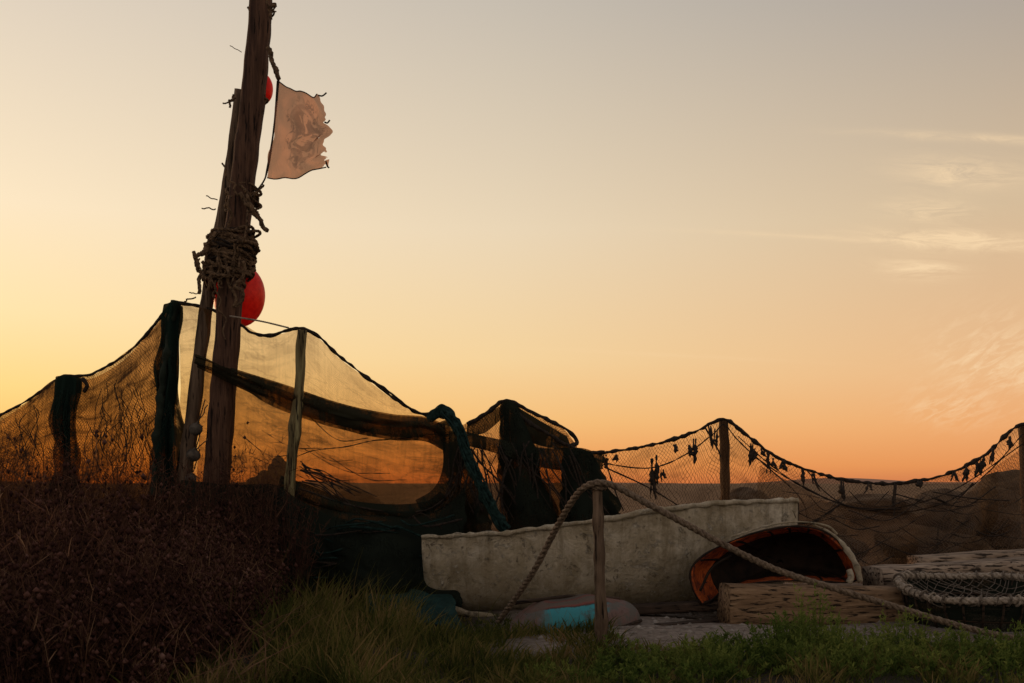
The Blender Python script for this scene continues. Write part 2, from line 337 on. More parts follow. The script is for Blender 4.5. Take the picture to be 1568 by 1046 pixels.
def rock(c,r,sq=(1,1,.8),seed=0):
    bm=bmesh.new(); bmesh.ops.create_icosphere(bm,subdivisions=4,radius=1)
    for v in bm.verts:
        p=v.co.copy(); q=p*1.1+Vector((seed*7.3,seed,0)); k=1+.35*noise.noise(q)+.14*noise.noise(q*3)+.05*noise.noise(q*8)
        v.co=Vector((p.x*sq[0],p.y*sq[1],p.z*sq[2]))*r*k+Vector(c)
    me=bpy.data.meshes.new("rock"); bm.to_mesh(me); bm.free(); me.materials.append(M_rock)
    o=bpy.data.objects.new("rock",me); scene.collection.objects.link(o)
for i,(u,v,y,r,s) in enumerate([(1142,775,12.5,.28,(1.1,.8,.8)),(1080,815,12.6,.34,(1.3,.8,.9)),(1030,800,12.4,.24,(1.2,1,.9)),(1515,790,13,.42,(1.2,.8,.9)),(1440,780,14,.4,(1.6,.8,.6)),(1560,755,14,.4,(1.2,.8,.7)),(1330,775,14,.35,(1.7,.8,.5)),(408,752,12.2,.22,(1,.8,1.0)),(426,725,12.2,.15,(.8,.8,1.3)),(385,757,12.4,.2,(1.3,.8,.7)),(1240,800,13.2,.35,(1.4,.8,.7)),(540,770,13.5,.25,(1.5,.8,.6)),(1395,830,12.6,.3,(1.4,.8,.7)),(1290,845,12.4,.22,(1.3,.8,.8)),(1480,845,12.3,.25,(1.3,.8,.8))]):
    rock(P(u,v,y),r,s,i+1)
mb=MB()
for i in range(520):
    y=random.uniform(7.2,10.2); x=random.uniform(.2,4.6); r=random.uniform(.008,.04); z=float(gh(x,y))
    st=len(mb.v)
    for dx,dy,dz in ((1,0,0),(0,1,0),(-1,0,0),(0,-1,0),(0,0,.7),(0,0,-.5)):
        k=random.uniform(.7,1.2); mb.addv((x+dx*r*k*1.3,y+dy*r*k,z+dz*r*k))
    for a,b in ((0,1),(1,2),(2,3),(3,0)):
        mb.face((st+a,st+b,st+4)); mb.face((st+b,st+a,st+5))
mb.obj("pebbles",[plain("pebble_stone",(.12,.10,.085,1),(.34,.3,.26,1),6)])
# ---------------------------------------------------------------- mast
mast=MB()
Ym=10.2
axis=[P(402,-60,Ym),P(398,30,Ym),P(385,170,Ym),P(369,300,Ym),P(355,430,Ym),P(345,560,Ym),P(332,740,Ym),P(325,935,Ym)]
mast.tube(cr(axis,120),[.104,.120],16,0,.10,.8,5)
second=[P(367,138,Ym+.16),P(348,290,Ym+.22),P(322,430,Ym+.2),P(297,620,Ym+.15),P(276,780,Ym+.1),P(262,935,Ym+.1)]
mast.tube(cr(second,80),[.05,.085],12,1,.18,.5,5)
def maxis(v):
    pts=cr(axis,200); z=H+(740-v)/F*Ym; return min(pts,key=lambda p:abs(p.z-z))
def coil(vc,spread,n,rad,mi=2,rr=.014,off=0):
    for i in range(n):
        v=vc+random.uniform(-spread,spread); c=maxis(v)+Vector((off+random.uniform(-.02,.02),.06,0))
        R=rad*random.uniform(.85,1.2); tl=Vector((random.uniform(-.4,.4),random.uniform(-.4,.4),1)); q=Vector((0,0,1)).rotation_difference(tl)
        ph=random.uniform(0,6.28); pts=[]
        for k in range(15):
            a=ph+k/14*6.4; wob=1+.12*math.sin(a*3+i); pts.append(c+q@Vector((R*wob*math.cos(a),R*.95*wob*math.sin(a),.03*math.sin(2*a+i))))
        mast.rope(pts,rr*random.uniform(.7,1.25),mi,res=70)
coil(388,28,34,.215,2,.017,-.06); coil(375,20,8,.21,3,.014,-.06); coil(420,18,8,.20,2,.016,-.07); coil(303,12,10,.145,2,.014); coil(150,6,4,.115,2,.012); coil(15,6,3,.11,2,.01)
def dangle(a,b,r=.011,mi=2,sway=.05,n=6):
    a=Vector(a);b=Vector(b); pts=[a]
    for i in range(1,n): pts.append(a.lerp(b,i/n)+Vector((random.uniform(-sway,sway),random.uniform(-sway,sway),random.uniform(-sway,sway)*.5)))
    pts.append(b); mast.rope(pts,r,mi)
Yf=Ym-.17
for a,b,r,sw in [((368,295),(410,354),.024,.03),((372,300),(402,345),.018,.04),((375,290),(396,335),.018,.04),((355,300),(345,395),.014,.05),((380,320),(366,410),.012,.06),((310,400),(305,450),.02,.03),((345,395),(357,470),.016,.05),((365,300),(340,250),.010,.04),((372,400),(360,470),.018,.05),((330,430),(345,520),.008,.04),((410,72),(427,122),.024,.02),((412,80),(428,120),.014,.03),((413,12),(423,8),.016,.01),((410,0),(416,30),.012,.02),
    ((362,150),(341,158),.008,.02),((358,145),(352,165),.012,.02),((330,320),(309,319),.007,.015),((333,306),(316,300),.006,.02),((300,455),(282,462),.008,.015),((302,450),(290,448),.006,.01),((370,80),(352,70),.004,.01),((303,415),(296,385),.02,.01),((404,283),(388,300),.012,.015),((318,620),(298,655),.006,.01),((318,672),(298,690),.006,.01),((318,380),(298,395),.024,.03),((330,355),(310,390),.02,.03),((300,395),(312,430),.02,.03)]:
    dangle(P(*a,Yf),P(*b,Yf),r,2,sw)
for i in range(16):
    a=(random.uniform(305,375),random.uniform(355,420)); dangle(P(*a,Yf),P(a[0]+random.uniform(-12,8),a[1]+random.uniform(15,60),Yf),random.uniform(.005,.014),2,.03)
mast.rope([P(427,122,Yf),P(420,190,Yf),P(407,270,Yf),P(386,302,Yf)],.009,3)
mast.rope([P(352,484,Ym-.15),P(400,492,Ym-.2),P(442,502,9.95)],.009,4)
mast.obj("driftwood_mast",[M_mast,M_pole,M_coil,M_ropeD,M_ropeL])
def buoy(u,v,y,rx,rz,ax=(0,0,1)):
    mb=MB(); pr=[]
    for i in range(25):
        a=-math.pi/2+math.pi*i/24; pr.append((max(.012,rx*math.cos(a)),rz*math.sin(a)))
    pr+= [(rx*.16,rz*1.0),(rx*.17,rz*1.10),(rx*.1,rz*1.14)]
    mb.lathe(P(u,v,y),pr,36,0,Vector(ax)); 
    mb.rope([P(u,v,y)+Vector(ax).normalized()*rz*1.1,P(u-6,v,y-.1)+Vector(ax).normalized()*rz*1.6],.008,1)
    return mb.obj("red_fishing_buoy",[M_buoy,M_ropeD])
buoy(366,452,Ym+.42,.265,.33,(.03,0,1)); buoy(402,136,Ym+.22,.105,.155)
for u,v,r,s in ((300,657,.064,1),(296,697,.07,.9),(292,733,.056,.9)):
    mb=MB(); pr=[(max(.015,r*math.cos(a)),r*s*math.sin(a)) for a in [-math.pi/2+math.pi*i/14 for i in range(15)]]
    pr=pr+[(r*.25,r*s*1.0),(r*.22,r*s*1.2)]
    mb.lathe(P(u,v,10.05),pr,20,0,Vector((.4,-.2,1))); mb.rope([P(u+4,v-10,10.0),P(u+14,v-45,10.05)],.006,1); mb.obj("grey_net_float",[M_float,M_ropeD])
# ---------------------------------------------------------------- flag
Le=cr([P(425,124,Yf),P(419,200,Yf),P(407,270,Yf)],90)
Re=cr([P(487,146,Yf-.2),P(497,165,Yf-.1),P(497,187,Yf-.2),P(511,205,Yf-.15),P(497,220,Yf-.1),P(501,232,Yf-.2),P(492,240,Yf-.15),P(506,246,Yf-.1),P(504,257,Yf-.1)],90)
mb=MB(); rows=[]
for i in range(90):
    r=[]; tt=i/89
    for k in range(60):
        s=k/59; p=Le[i].lerp(Re[i],s)
        sag=math.sin(s*math.pi); p.z+= -.05*sag*(1-tt)*.5 -.05*sag*tt
        p.y+=.07*math.sin(s*9+tt*4)*s+.04*math.sin(s*17-tt*7)*s+.05*math.sin(tt*14+s*4)+.05*noise.noise(Vector((s*5,tt*7,1)))
        if s>.9: p.x+=.03*(s-.9)*10*noise.noise(Vector((tt*16,s*3,0)))
        r.append((p,(s,1-tt)))
    rows.append(r)
mb.grid(rows)
keep=[];km=[]
for f,mi in zip(mb.f,mb.mi):
    u_=sum(mb.uv[i][0] for i in f)/4; v_=sum(mb.uv[i][1] for i in f)/4
    if u_>.9 and v_<.5 and noise.noise(Vector((u_*9,v_*22,2)))>.25+(1-u_)*2: continue
    keep.append(f);km.append(mi)
mb.f=keep;mb.mi=km
for a,b in (((487,146),(500,142)),((497,187),(505,184)),((504,257),(499,247))): mb.tube(cr([P(*a,Yf-.2),P((a[0]+b[0])/2,(a[1]+b[1])/2+3,Yf-.2),P(*b,Yf-.2)],6),.008,6,1)
mb.tube(Le,.009,6,1)
mb.tube([q[0] for q in rows[-1]][::3],.006,5,1); mb.tube([q[0] for q in rows[0]][::3],.006,5,1)
mb.obj("tattered_flag",[M_flag,M_ropeD])
# ---------------------------------------------------------------- net posts
def post(pts,r,mat,name,sq=0.2,jit=.25,n=60):
    mb=MB(); mb.tube(cr([P(*p) for p in pts],n),r,12,0,jit,sq,6)
    return mb.obj(name,[mat])
post([(463,506,9.9),(458,600,9.9),(449,680,9.9),(443,760,9.9),(437,830,9.9),(434,935,9.9)],[.050,.058],M_bark,"wooden_net_post",.2,.4)
post([(775,614,10.6),(776,700,10.6),(777,930,10.6)],[.03,.04],M_pole,"wooden_net_post")
post([(1108,643,11.0),(1110,700,11.0),(1111,925,11.0)],[.050,.055],M_pole,"wooden_net_post")
post([(1566,650,10.9),(1569,720,10.9),(1574,925,10.9)],[.045,.05],M_pole,"wooden_net_post")
post([(272,464,10.45),(262,600,10.45),(255,930,10.45)],[.035,.045],M_pole,"wooden_net_post")
post([(100,579,10.4),(103,700,10.4),(104,930,10.4)],[.03,.04],M_pole,"wooden_net_post")
# ---------------------------------------------------------------- nets
def sheet(mb,top,bot,mi,nu=120,nv=40,amp=.05,fx=9,sag=0,seed=0,bulge=0,grow=1.0,ragged=0,xw=.5,wv=0,bow=0):
    T=cr([P(*p) for p in top],nu); Bt=cr([P(*p) for p in bot],nu); rows=[]
    L=[0]
    for a,b in zip(T,T[1:]): L.append(L[-1]+(b-a).length)
    hgt=sum((a-b).length for a,b in zip(T,Bt))/nu
    for j in range(nv):
        s=j/(nv-1); r=[]; cx=(T[0].x+T[-1].x)/2*(1-s)+(Bt[0].x+Bt[-1].x)/2*s
        ww=1+wv*(noise.noise(Vector((s*4.5,seed,2)))*1.6+.4*noise.noise(Vector((s*13,seed,5)))); bo=bow*noise.noise(Vector((s*3,seed,8)))*min(1,s*5)
        for i in range(nu):
            p=T[i].lerp(Bt[i],s); l=L[i]
            if wv: p.x=cx+(p.x-cx)*ww+bo
            w_=amp*(.25+grow*s)
            p.y+=w_*math.sin(l*fx+seed+1.3*noise.noise(Vector((l*1.5,s*2,seed))))+w_*1.5*noise.noise(Vector((l*fx*.35,s*1.2,seed+5)))-bulge*math.sin(math.pi*s)
            p.x+=w_*xw*noise.noise(Vector((l*3,s*3,seed+9)))+w_*xw*.6*noise.noise(Vector((l*6,s*9,seed+3)))
            p.z-=sag*math.sin(math.pi*s)*math.sin(math.pi*i/(nu-1))
            if ragged: p.z+=ragged*s*noise.noise(Vector((l*4,0,seed)))
            r.append((p,(l+seed*.37,s*hgt)))
        rows.append(r)
    mb.grid(rows,mi); return rows
def edge(mb,pts,r,mi,n=90,jit=.5,fr=14):
    mb.tube(cr([P(*p) for p in pts],n),r,7,mi,jit,0,fr)
nl=MB()
topA=[(-120,690,10.3),(-40,655,10.35),(0,636,10.4),(50,608,10.4),(95,577,10.4),(122,576,10.4),(145,571,10.4),(195,540,10.4),(232,503,10.4),(264,462,10.45)]
botA=[(-125,925,10.2),(0,925,10.3),(100,925,10.3),(180,925,10.3),(270,925,10.4)]
sheet(nl,topA,botA,0,160,50,.10,7,0,1)
sheet(nl,[(u,v+6,y+.12) for u,v,y in topA],[(u,v,y+.3) for u,v,y in botA],4,120,40,.12,5,0,4)
edge(nl,topA,.015,1,140,1.0); 
sheet(nl,[(84,577,10.33),(104,575,10.28),(126,580,10.33)],[(76,925,10.3),(100,925,10.2),(126,925,10.3)],2,50,70,.07,50,0,2,xw=1.2,wv=.30,bow=.12)
sheet(nl,[(88,577,10.28),(104,575,10.24),(118,580,10.28)],[(84,925,10.3),(100,925,10.2),(116,925,10.3)],2,50,70,.07,50,0,6,xw=1.2,wv=.35,bow=.12)
sheet(nl,[(250,468,10.38),(268,461,10.3),(282,470,10.38)],[(214,925,10.3),(245,925,10.15),(280,925,10.3)],2,60,80,.08,45,0,3,xw=1.2,wv=.32,bow=.15)
sheet(nl,[(256,468,10.34),(268,461,10.27),(278,470,10.34)],[(222,925,10.3),(245,925,10.12),(268,925,10.3)],2,60,80,.08,45,0,7,xw=1.2,wv=.35,bow=.15)
edge(nl,[(126,580,10.3),(133,590,10.28),(128,600,10.3)],.02,1,12)
edge(nl,[(268,461,10.3),(258,520,10.27),(246,600,10.2),(236,760,10.2)],.035,3,80,1.3,9)
for i in range(34):
    u=random.uniform(130,240); v=random.uniform(570,640)+ (240-u)*.15; pts=[(u,v,10.3)]
    for k in range(5): u+=random.uniform(-14,14); v+=random.uniform(8,32); pts.append((u,v,10.3))
    edge(nl,pts,.0035,1,20)
for i in range(22):
    u=random.uniform(-20,60); v=random.uniform(640,700)-u*.4; pts=[(u,v,10.3)]
    for k in range(4): u+=random.uniform(-12,12); v+=random.uniform(8,28); pts.append((u,v,10.3))
    edge(nl,pts,.0035,1,20)
nl.obj("fishing_net",[N_brown,M_ropeD,N_solid,M_green,N_mid])
# central net
nc=MB()
topB=[(272,464,10.4),(310,472,10.35),(352,484,10.3),(400,512,10.2),(430,512,10.1),(463,504,9.95),(490,520,10.0),(515,545,10.05),(560,580,10.1),(610,617,10.2),(645,636,10.25),(690,642,10.3)]
botB=[(285,800,10.4),(350,800,10.4),(450,800,10.3),(560,810,10.3),(690,800,10.3)]
sheet(nc,topB,botB,0,140,50,.07,5,0,11)
edge(nc,[(272,463,10.4),(310,470,10.35),(352,484,10.3)],.018,3)
edge(nc,[(352,484,10.3),(385,509,10.2),(410,514,10.15),(440,506,10.0),(463,503,9.9),(490,517,10.0),(515,541,10.05),(560,577,10.1),(610,614,10.2),(645,634,10.25),(690,640,10.3)],.016,3,140,1.0)
edge(nc,[(560,577,10.1),(590,596,10.0),(640,632,10.1),(668,633,10.1)],.012,3,60,.8)
sheet(nc,[(300,560,10.6),(360,575,10.55),(450,610,10.5),(560,640,10.5),(690,655,10.5)],[(300,800,10.6),(450,800,10.5),(690,800,10.5)],1,100,40,.10,5,0,15)
def band(mb,up,lo,mi,nu=110,nv=12,amp=.03,seed=0): sheet(mb,up,lo,mi,nu,nv,amp,11,0,seed,.05)
UPB=[(300,546,10.15),(370,568,10.1),(440,590,10.05),(520,617,10.05),(600,634,10.05),(650,638,10.1),(682,650,10.1)]
LOB=[(300,562,10.12),(370,596,10.05),(440,632,10.0),(520,657,10.0),(600,674,10.0),(650,676,10.05),(684,694,10.1)]
band(nc,UPB,LOB,5,seed=21); band(nc,[(u,v+9,y-.05) for u,v,y in UPB],[(u,v-5,y-.05) for u,v,y in LOB],5,seed=24); band(nc,[(u,v+2,y-.09) for u,v,y in UPB],[(u,v-20,y-.09) for u,v,y in LOB],5,seed=25)
band(nc,[(664,650,10.08),(676,680,10.05),(678,715,10.05),(664,748,10.05),(636,766,10.05)],
        [(694,640,10.12),(712,680,10.1),(708,725,10.1),(694,770,10.1),(650,790,10.05)],2,60,9,.03,22)
band(nc,[(430,728,9.97),(470,742,9.97),(530,764,9.98),(590,772,10.0),(650,768,10.03),(675,752,10.05)],
        [(430,750,9.97),(470,770,9.95),(530,786,9.95),(590,792,9.97),(650,788,10.0),(685,765,10.05)],2,80,7,.02,23)
edge(nc,[(430,738,9.93),(470,752,9.93),(530,772,9.93),(600,784,9.95),(655,780,9.98),(690,752,10.03),(704,715,10.05),(700,670,10.05)],.010,3,100,.8)
edge(nc,[(452,700,9.95),(480,690,9.96),(530,684,9.98),(570,675,10.0),(610,672,10.0),(670,664,10.02)],.005,3,80,1.0,30)
for k in range(9):
    u0=random.uniform(310,520); v0=560+(u0-310)*.3+random.uniform(10,120); L_=random.uniform(60,150); dp=random.uniform(5,30)
    edge(nc,[(u0,v0,9.99),(u0+L_*.5,v0+dp+L_*.12,9.97),(u0+L_,v0+dp*.6+L_*.2,9.99)],random.uniform(.002,.004),3,30,1.2,20)
for k in range(14):
    u0=random.uniform(455,470); v0=random.uniform(705,740); edge(nc,[(u0,v0,9.93),(u0+random.uniform(15,40),v0+random.uniform(5,25),9.93),(u0+random.uniform(50,110),v0+random.uniform(25,55),9.94)],random.uniform(.003,.007),3,24,1.0,20)
for dz,sd,am in ((0,31,.11),(.14,36,.16)):
    sheet(nc,[(280,735,10.2-dz),(350,742,10.1-dz),(430,744,9.98-dz),(470,764+dz*60,9.95-dz),(530,784+dz*90,9.95-dz),(600,790+dz*60,9.95-dz),(655,786+dz*100,9.98-dz),(690,768,10.05-dz),(712,745,10.1-dz)],
         [(280,935,9.9),(430,935,9.7),(520,925,9.6),(600,938,9.4),(655,948,9.3),(690,940,9.4),(712,925,9.7)],2,150,50,am,6,.0,sd,.12,ragged=.1,xw=.9)
sheet(nc,[(420,780,10.25),(560,800,10.2),(700,790,10.25)],[(420,920,10.1),(560,920,10.0),(700,915,10.0)],4,100,30,.12,5,0,33,.1)
edge(nc,[(440,885,9.66),(520,884,9.64),(600,880,9.62),(650,860,9.68)],.010,6,60,.8)
for k in range(30):
    u0=random.uniform(440,640); v0=random.uniform(790,870); edge(nc,[(u0,v0,9.72),(u0+20,v0+random.uniform(-8,18),9.62),(u0+random.uniform(40,90),v0+random.uniform(-15,25),9.66)],random.uniform(.004,.012),random.choice([3,6]),24,1.0,20)
nc.obj("fishing_net",[N_tan,N_mid,N_dark,M_ropeD,M_green,N_band,M_teal])
mb=MB(); sheet(mb,[(560,880,9.85),(620,885,9.7),(690,900,9.6)],[(560,935,8.9),(630,955,8.75),(710,962,8.75)],0,60,24,.08,8,0,41); mb.obj("green_net_pile",[plain("teal_net_pile",(.006,.020,.017,1),(.014,.045,.040,1),10,.9,1)])
# teal net bundle
mb=MB()
mb.tube(cr([P(655,640,10.1),P(680,630,10.05),P(700,655,9.9),P(718,700,9.8),P(740,750,9.7),P(758,785,9.65),P(775,812,9.65)],160),[.048,.055],14,0,.7,0,11)
for k in range(7):
    pts=[]
    for i,(u,v,y) in enumerate([(682,632,9.98),(700,655,9.85),(718,700,9.75),(739,748,9.65),(770,808,9.6)]): pts.append(P(u+8*math.sin(k*2.1+i*1.3),v+3*math.cos(k+i),y-.01))
    mb.tube(cr(pts,70),.010,6,0,.6,0,16)
mb.obj("net_bundle",[M_teal])
# tent shaped net around the short pole
nt=MB()
sheet(nt,[(700,655,10.3),(735,636,10.4),(775,614,10.5),(815,634,10.5),(860,655,10.5),(883,682,10.5)],[(700,815,10.2),(735,815,10.2),(775,815,10.2),(815,815,10.2),(860,815,10.2),(890,815,10.2)],0,100,40,.07,8,0,51)
for k,(sd,dy) in enumerate(((52,0),(58,-.08))): sheet(nt,[(767,618,10.35+dy),(778,613,10.3+dy),(794,622,10.35+dy)],[(764,830,10.2+dy),(815,832,10.1+dy),(866,830,10.2+dy)],1,60,50,.08,18,0,sd,xw=1,wv=.15)
sheet(nt,[(790,622,10.3),(820,640,10.25),(868,668,10.25)],[(780,655,10.3),(820,680,10.25),(875,690,10.25)],1,50,12,.04,14,0,53)
sheet(nt,[(715,648,10.3),(740,636,10.3),(774,618,10.35)],[(715,668,10.3),(745,662,10.3),(774,634,10.35)],1,40,10,.03,14,0,54)
sheet(nt,[(700,658,10.2),(760,672,10.15),(830,686,10.15),(890,686,10.2),(925,698,10.3)],[(700,680,10.2),(760,694,10.12),(830,716,10.1),(890,722,10.15),(925,718,10.3)],1,80,9,.05,14,0,55)
for sd,dy in ((56,0),(59,-.07)): sheet(nt,[(862,690,10.2+dy),(885,686,10.2+dy),(908,696,10.2+dy)],[(858,830,10.1+dy),(910,830,10.05+dy),(968,830,10.1+dy)],1,50,40,.08,16,0,sd,xw=1,wv=.15)
sheet(nt,[(688,660,10.15),(703,664,10.1),(720,690,10.15)],[(686,820,10.1),(715,820,10.05),(760,820,10.1)],1,40,40,.08,16,0,57,xw=1)
sheet(nt,[(800,690,10.2),(840,705,10.2),(880,700,10.2)],[(820,830,10.1),(860,830,10.1),(900,830,10.1)],2,40,30,.08,12,0,60)
for e in ([(715,650,10.3),(745,633,10.3),(775,613,10.35),(812,630,10.3),(850,648,10.3),(875,664,10.3),(884,678,10.3),(872,684,10.25)],[(778,616,10.3),(800,640,10.25),(835,662,10.2),(872,684,10.2)],[(870,682,10.2),(895,692,10.2),(925,692,10.3)]): edge(nt,e,.018,3,80,1.0)
for i in range(44):
    u=random.uniform(690,880); v=random.uniform(675,705); pts=[(u,v,10.05)]
    sl_=random.uniform(-14,20)
    for k in range(4): u+=sl_+random.uniform(-6,6); v+=random.uniform(18,30); pts.append((u,v,10.03))
    edge(nt,pts,random.uniform(.003,.010),3,20)
nt.obj("fishing_net",[N_brown,N_dark,N_mid,M_ropeD])
# right net
nr=MB()
topD=[(885,692,10.5),(925,693,10.6),(1000,681,10.8),(1060,663,10.9),(1108,642,10.92),(1140,664,10.9),(1185,697,10.8),(1235,719,10.8),(1300,736,10.8),(1372,740,10.8),(1440,729,10.8),(1505,699,10.8),(1566,650,10.82),(1620,680,10.8)]
botD=[(885,880,10.5),(1000,885,10.6),(1108,890,10.7),(1235,890,10.5),(1372,890,10.4),(1505,890,10.4),(1620,890,10.4)]
sheet(nr,topD,botD,0,200,50,.10,5,0,61)
edge(nr,topD,.018,2,260,1.1,18)
low=[(905,700,10.6),(940,712,10.7),(1000,716,10.75),(1050,696,10.8),(1095,662,10.85),(1108,650,10.86),(1128,672,10.82),(1165,706,10.75),(1230,745,10.7),(1290,772,10.7),(1372,785,10.7),(1450,768,10.7),(1510,726,10.72),(1566,665,10.75)]
edge(nr,low,.007,2,200,.8,20); 
edge(nr,[(1130,668,10.8),(1180,712,10.75),(1240,752,10.7),(1320,780,10.68),(1400,772,10.7),(1470,745,10.7),(1566,680,10.75)],.006,2,160,.8,20)
edge(nr,[(1235,719,10.8),(1262,752,10.7),(1300,775,10.65),(1380,780,10.65)],.006,2,80)
for u,v0,v1 in ((1005,700,742),(1012,722,738),(997,705,765),(1062,675,712),(1056,684,700),(1035,684,694),(1085,655,690),(1095,660,690),(1150,682,715),(1156,690,708),(1178,694,726),(1183,705,722),(1165,690,700),(1200,706,722),(1228,722,748),(1246,728,752),(1288,738,768),(1370,742,790),(1330,742,756),(1410,737,748),(1480,714,738),(1498,704,730),(1508,700,722),(1520,690,712),(1461,724,738),(1545,672,690),(928,700,716),(945,700,708)):
    for rep in range(2):
        du=random.uniform(-8,10); k=random.uniform(.010,.027); uu=u+random.uniform(-4,4)*rep
        pts=cr([P(uu,v0-3,10.78),P(uu+du*.4,(v0+v1)/2,10.72),P(uu+du,v1-rep*random.uniform(0,14),10.7)],14)
        rad=[.008]*4+[k*.7,k,k*.8,k*1.1,k,k*.7,k*.9,k*.6,k*.4,.004]
        nr.tube(pts,rad,7,2,1.2,0,24)
for e in ([(1080,655,10.8),(1100,690,10.75),(1104,700,10.75)],[(1165,706,10.7),(1230,770,10.65),(1236,830,10.6)],[(1490,740,10.7),(1440,800,10.6),(1436,850,10.5)],[(1372,742,10.7),(1368,800,10.6)],[(925,715,10.6),(990,745,10.6),(1040,775,10.6)],[(925,700,10.6),(945,760,10.5),(955,782,10.5)]): edge(nr,e,.008,2,30,.5)
for k in range(50):
    u0=random.uniform(1150,1560); v0=random.uniform(745,840); L_=random.uniform(40,140); edge(nr,[(u0,v0,10.3),(u0+L_*.5,v0+random.uniform(5,28),10.26),(u0+L_,v0+random.uniform(-22,20),10.3)],random.uniform(.002,.006),2,24,1,20)
nr.obj("fishing_net",[N_open,N_mid,M_ropeD])
nr2=MB()
sheet(nr2,[(1165,712,10.65),(1230,750,10.6),(1290,776,10.6),(1372,790,10.6),(1450,772,10.6),(1510,730,10.65),(1600,650,10.7)],[(1165,890,10.4),(1290,890,10.2),(1372,890,10.2),(1450,890,10.2),(1600,890,10.2)],0,140,30,.18,7,0,71)
nr2.obj("fishing_net",[N_grey])
# ---------------------------------------------------------------- white boat
wb=MB(); NTt=110; NS=44
x0,x1=-.83,2.80
def bpar(t):
    cx=x0+(x1-x0)*t; cy=9.82+.40*t
    gun=float(np.interp(t,[0,.2,.36,.5,.6,.75,.9,1],[.70,.742,.82,.895,.955,1.015,1.03,1.035]))
    wd=.42+.28*math.sin(min(1,t/.55)*math.pi/2) if t<.55 else .70*math.cos((t-.55)/.45*math.pi/2*.90)**.7
    keel=-.04
    a=max(0,1-t/.06); keel+=.48*(1-max(0,1-a**2.4)**(1/2.4))
    b=max(0,(t-.86)/.14); keel+=.70*(1-max(0,1-b**2*.99)**.5)
    return cx,cy,gun,wd,keel
def bsec(t,off=0):
    cx,cy,gun,wd,keel=bpar(t); r=[]
    for k in range(NS+1):
        th=math.pi*k/NS; c=math.cos(th); s=math.sin(th)
        yy=-math.copysign(abs(c)**.66,c)*(wd-off); zz=gun-(gun-keel-off)*(s**.70)
        zz-=.13*(yy/wd+1)/2*max(0,(zz-keel))/max(.01,gun-keel)
        p=Vector((cx+ (.02 if off else 0),cy+yy,zz))
        p+=Vector((0,noise.noise(p*3)*.018+noise.noise(p*9)*.008,noise.noise(Vector((cx*7,0,0)))*.010+noise.noise(Vector((cx*30,0,0)))*.005))
        r.append((p,(k/NS,t)))
    return r
ts=[(.5-.5*math.cos(math.pi*i/(NTt-1)))*.6+.4*i/(NTt-1) for i in range(NTt)]
rows=[bsec(t) for t in ts]; wb.grid(rows,0)
inn=[bsec(t,.03) for t in ts]; wb.grid(inn,1)
for end in (0,-1):
    st=len(wb.v); 
    for it in rows[end]: wb.addv(it[0],it[1])
    wb.face(tuple(range(st,st+NS+1)),0)
gn=[r[0][0]+Vector((0,-.004,.0)) for r in rows]; gf=[r[-1][0] for r in rows]
wb.tube(gn,.024,8,0,.9,.4,12); wb.tube(gf,.022,8,0,.5,.4,8)
wb.tube(cr([Vector((2.76,10.2,1.05)),Vector((2.80,10.2,.97)),Vector((2.76,10.2,.84)),Vector((2.6,10.2,.5))],20),.035,8,0,.6,.5,10)
wb.tube(cr([Vector((2.60,9.96,.99)),Vector((2.72,10.0,.93)),Vector((2.78,10.05,.83))],12),.022,8,1,.5,.3,10)
wb.tube(cr([P(676,926,9.32),P(720,940,9.3),P(775,947,9.28),P(860,945,9.27),P(960,935,9.4),P(1060,925,9.65)],60),[.03,.026],8,0,.6,.5,8)
for t in (.3,.55,.75):
    cx,cy,gun,wd,keel=bpar(t); wb.tube([Vector((cx,cy-wd*.93,gun-.16)),Vector((cx,cy+wd*.93,gun-.20))],.05,8,1,0,.8)
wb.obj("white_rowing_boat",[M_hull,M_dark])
# ---------------------------------------------------------------- orange broken boat lying on its side
ob=MB()
rimp=[(1074,926),(1060,900),(1058,872),(1078,850),(1112,832),(1160,815),(1215,806),(1258,812),(1288,834),(1306,862),(1314,886),(1296,892),(1235,889),(1165,892),(1110,903),(1088,920)]
rim=[]
for i,(u,v) in enumerate(rimp+rimp[:1]): rim.append(P(u,v,9.05-.10*math.sin(i/16*math.pi)))
rim=cr(rim,97)[:-1]; cen=sum(rim,Vector())/len(rim)
def shell(sc,D,off,ex,sx):
    rows=[]
    for j in range(14):
        ph=j/13*math.pi/2; k=max(.04,math.cos(ph)**ex)*sc
        rows.append([(cen+(p-cen)*k+Vector((sx*math.sin(ph),D*math.sin(ph)+off,-.02*math.sin(ph)))+Vector((noise.noise(p*6),0,noise.noise(p*7)))*.012,(i/96,j/13)) for i,p in enumerate(rim)])
    return rows
so_=shell(1.0,.80,0,.55,.25); si=shell(.962,.55,0.004,.75,.22)
ob.grid(so_,3,True); ob.grid(si[:6],1,True); ob.grid(si[5:],2,True); ob.grid([so_[0],si[0]],1,True)  # deeper inner rings are black: shade of the hollow put into the colour
ob.tube(rim+[rim[0]],.009,8,2,.6,0,12)
for i0 in (60,66,40,30,22,12,50,35): ob.tube([si[j][i0][0] for j in range(0,10)],.012,6,2,.4,0,9)
ob.tube(cr([P(1245,803,8.98),P(1272,816,8.96),P(1293,836,8.94),P(1310,864,8.92),P(1318,890,8.92)],34),[.010]*10+[.016]*8+[.026]*16,8,0,.6,.5,12)
ob.tube(cr([P(1300,872,8.92),P(1304,884,8.9),P(1300,893,8.9)],10),.026,8,0,.5,.5,12)
ob.tube(cr([P(1120,822,9.0),P(1180,804,8.98),P(1225,799,8.97),P(1268,806,8.97),P(1282,818,8.97)],40),.008,8,0,.5)
ob.tube(cr([P(1072,905,9.0),P(1090,870,9.02),P(1120,850,9.1)],20),.012,6,2,.5)
ob.obj("orange_wooden_boat",[M_hull,M_orange,M_black,M_dark])
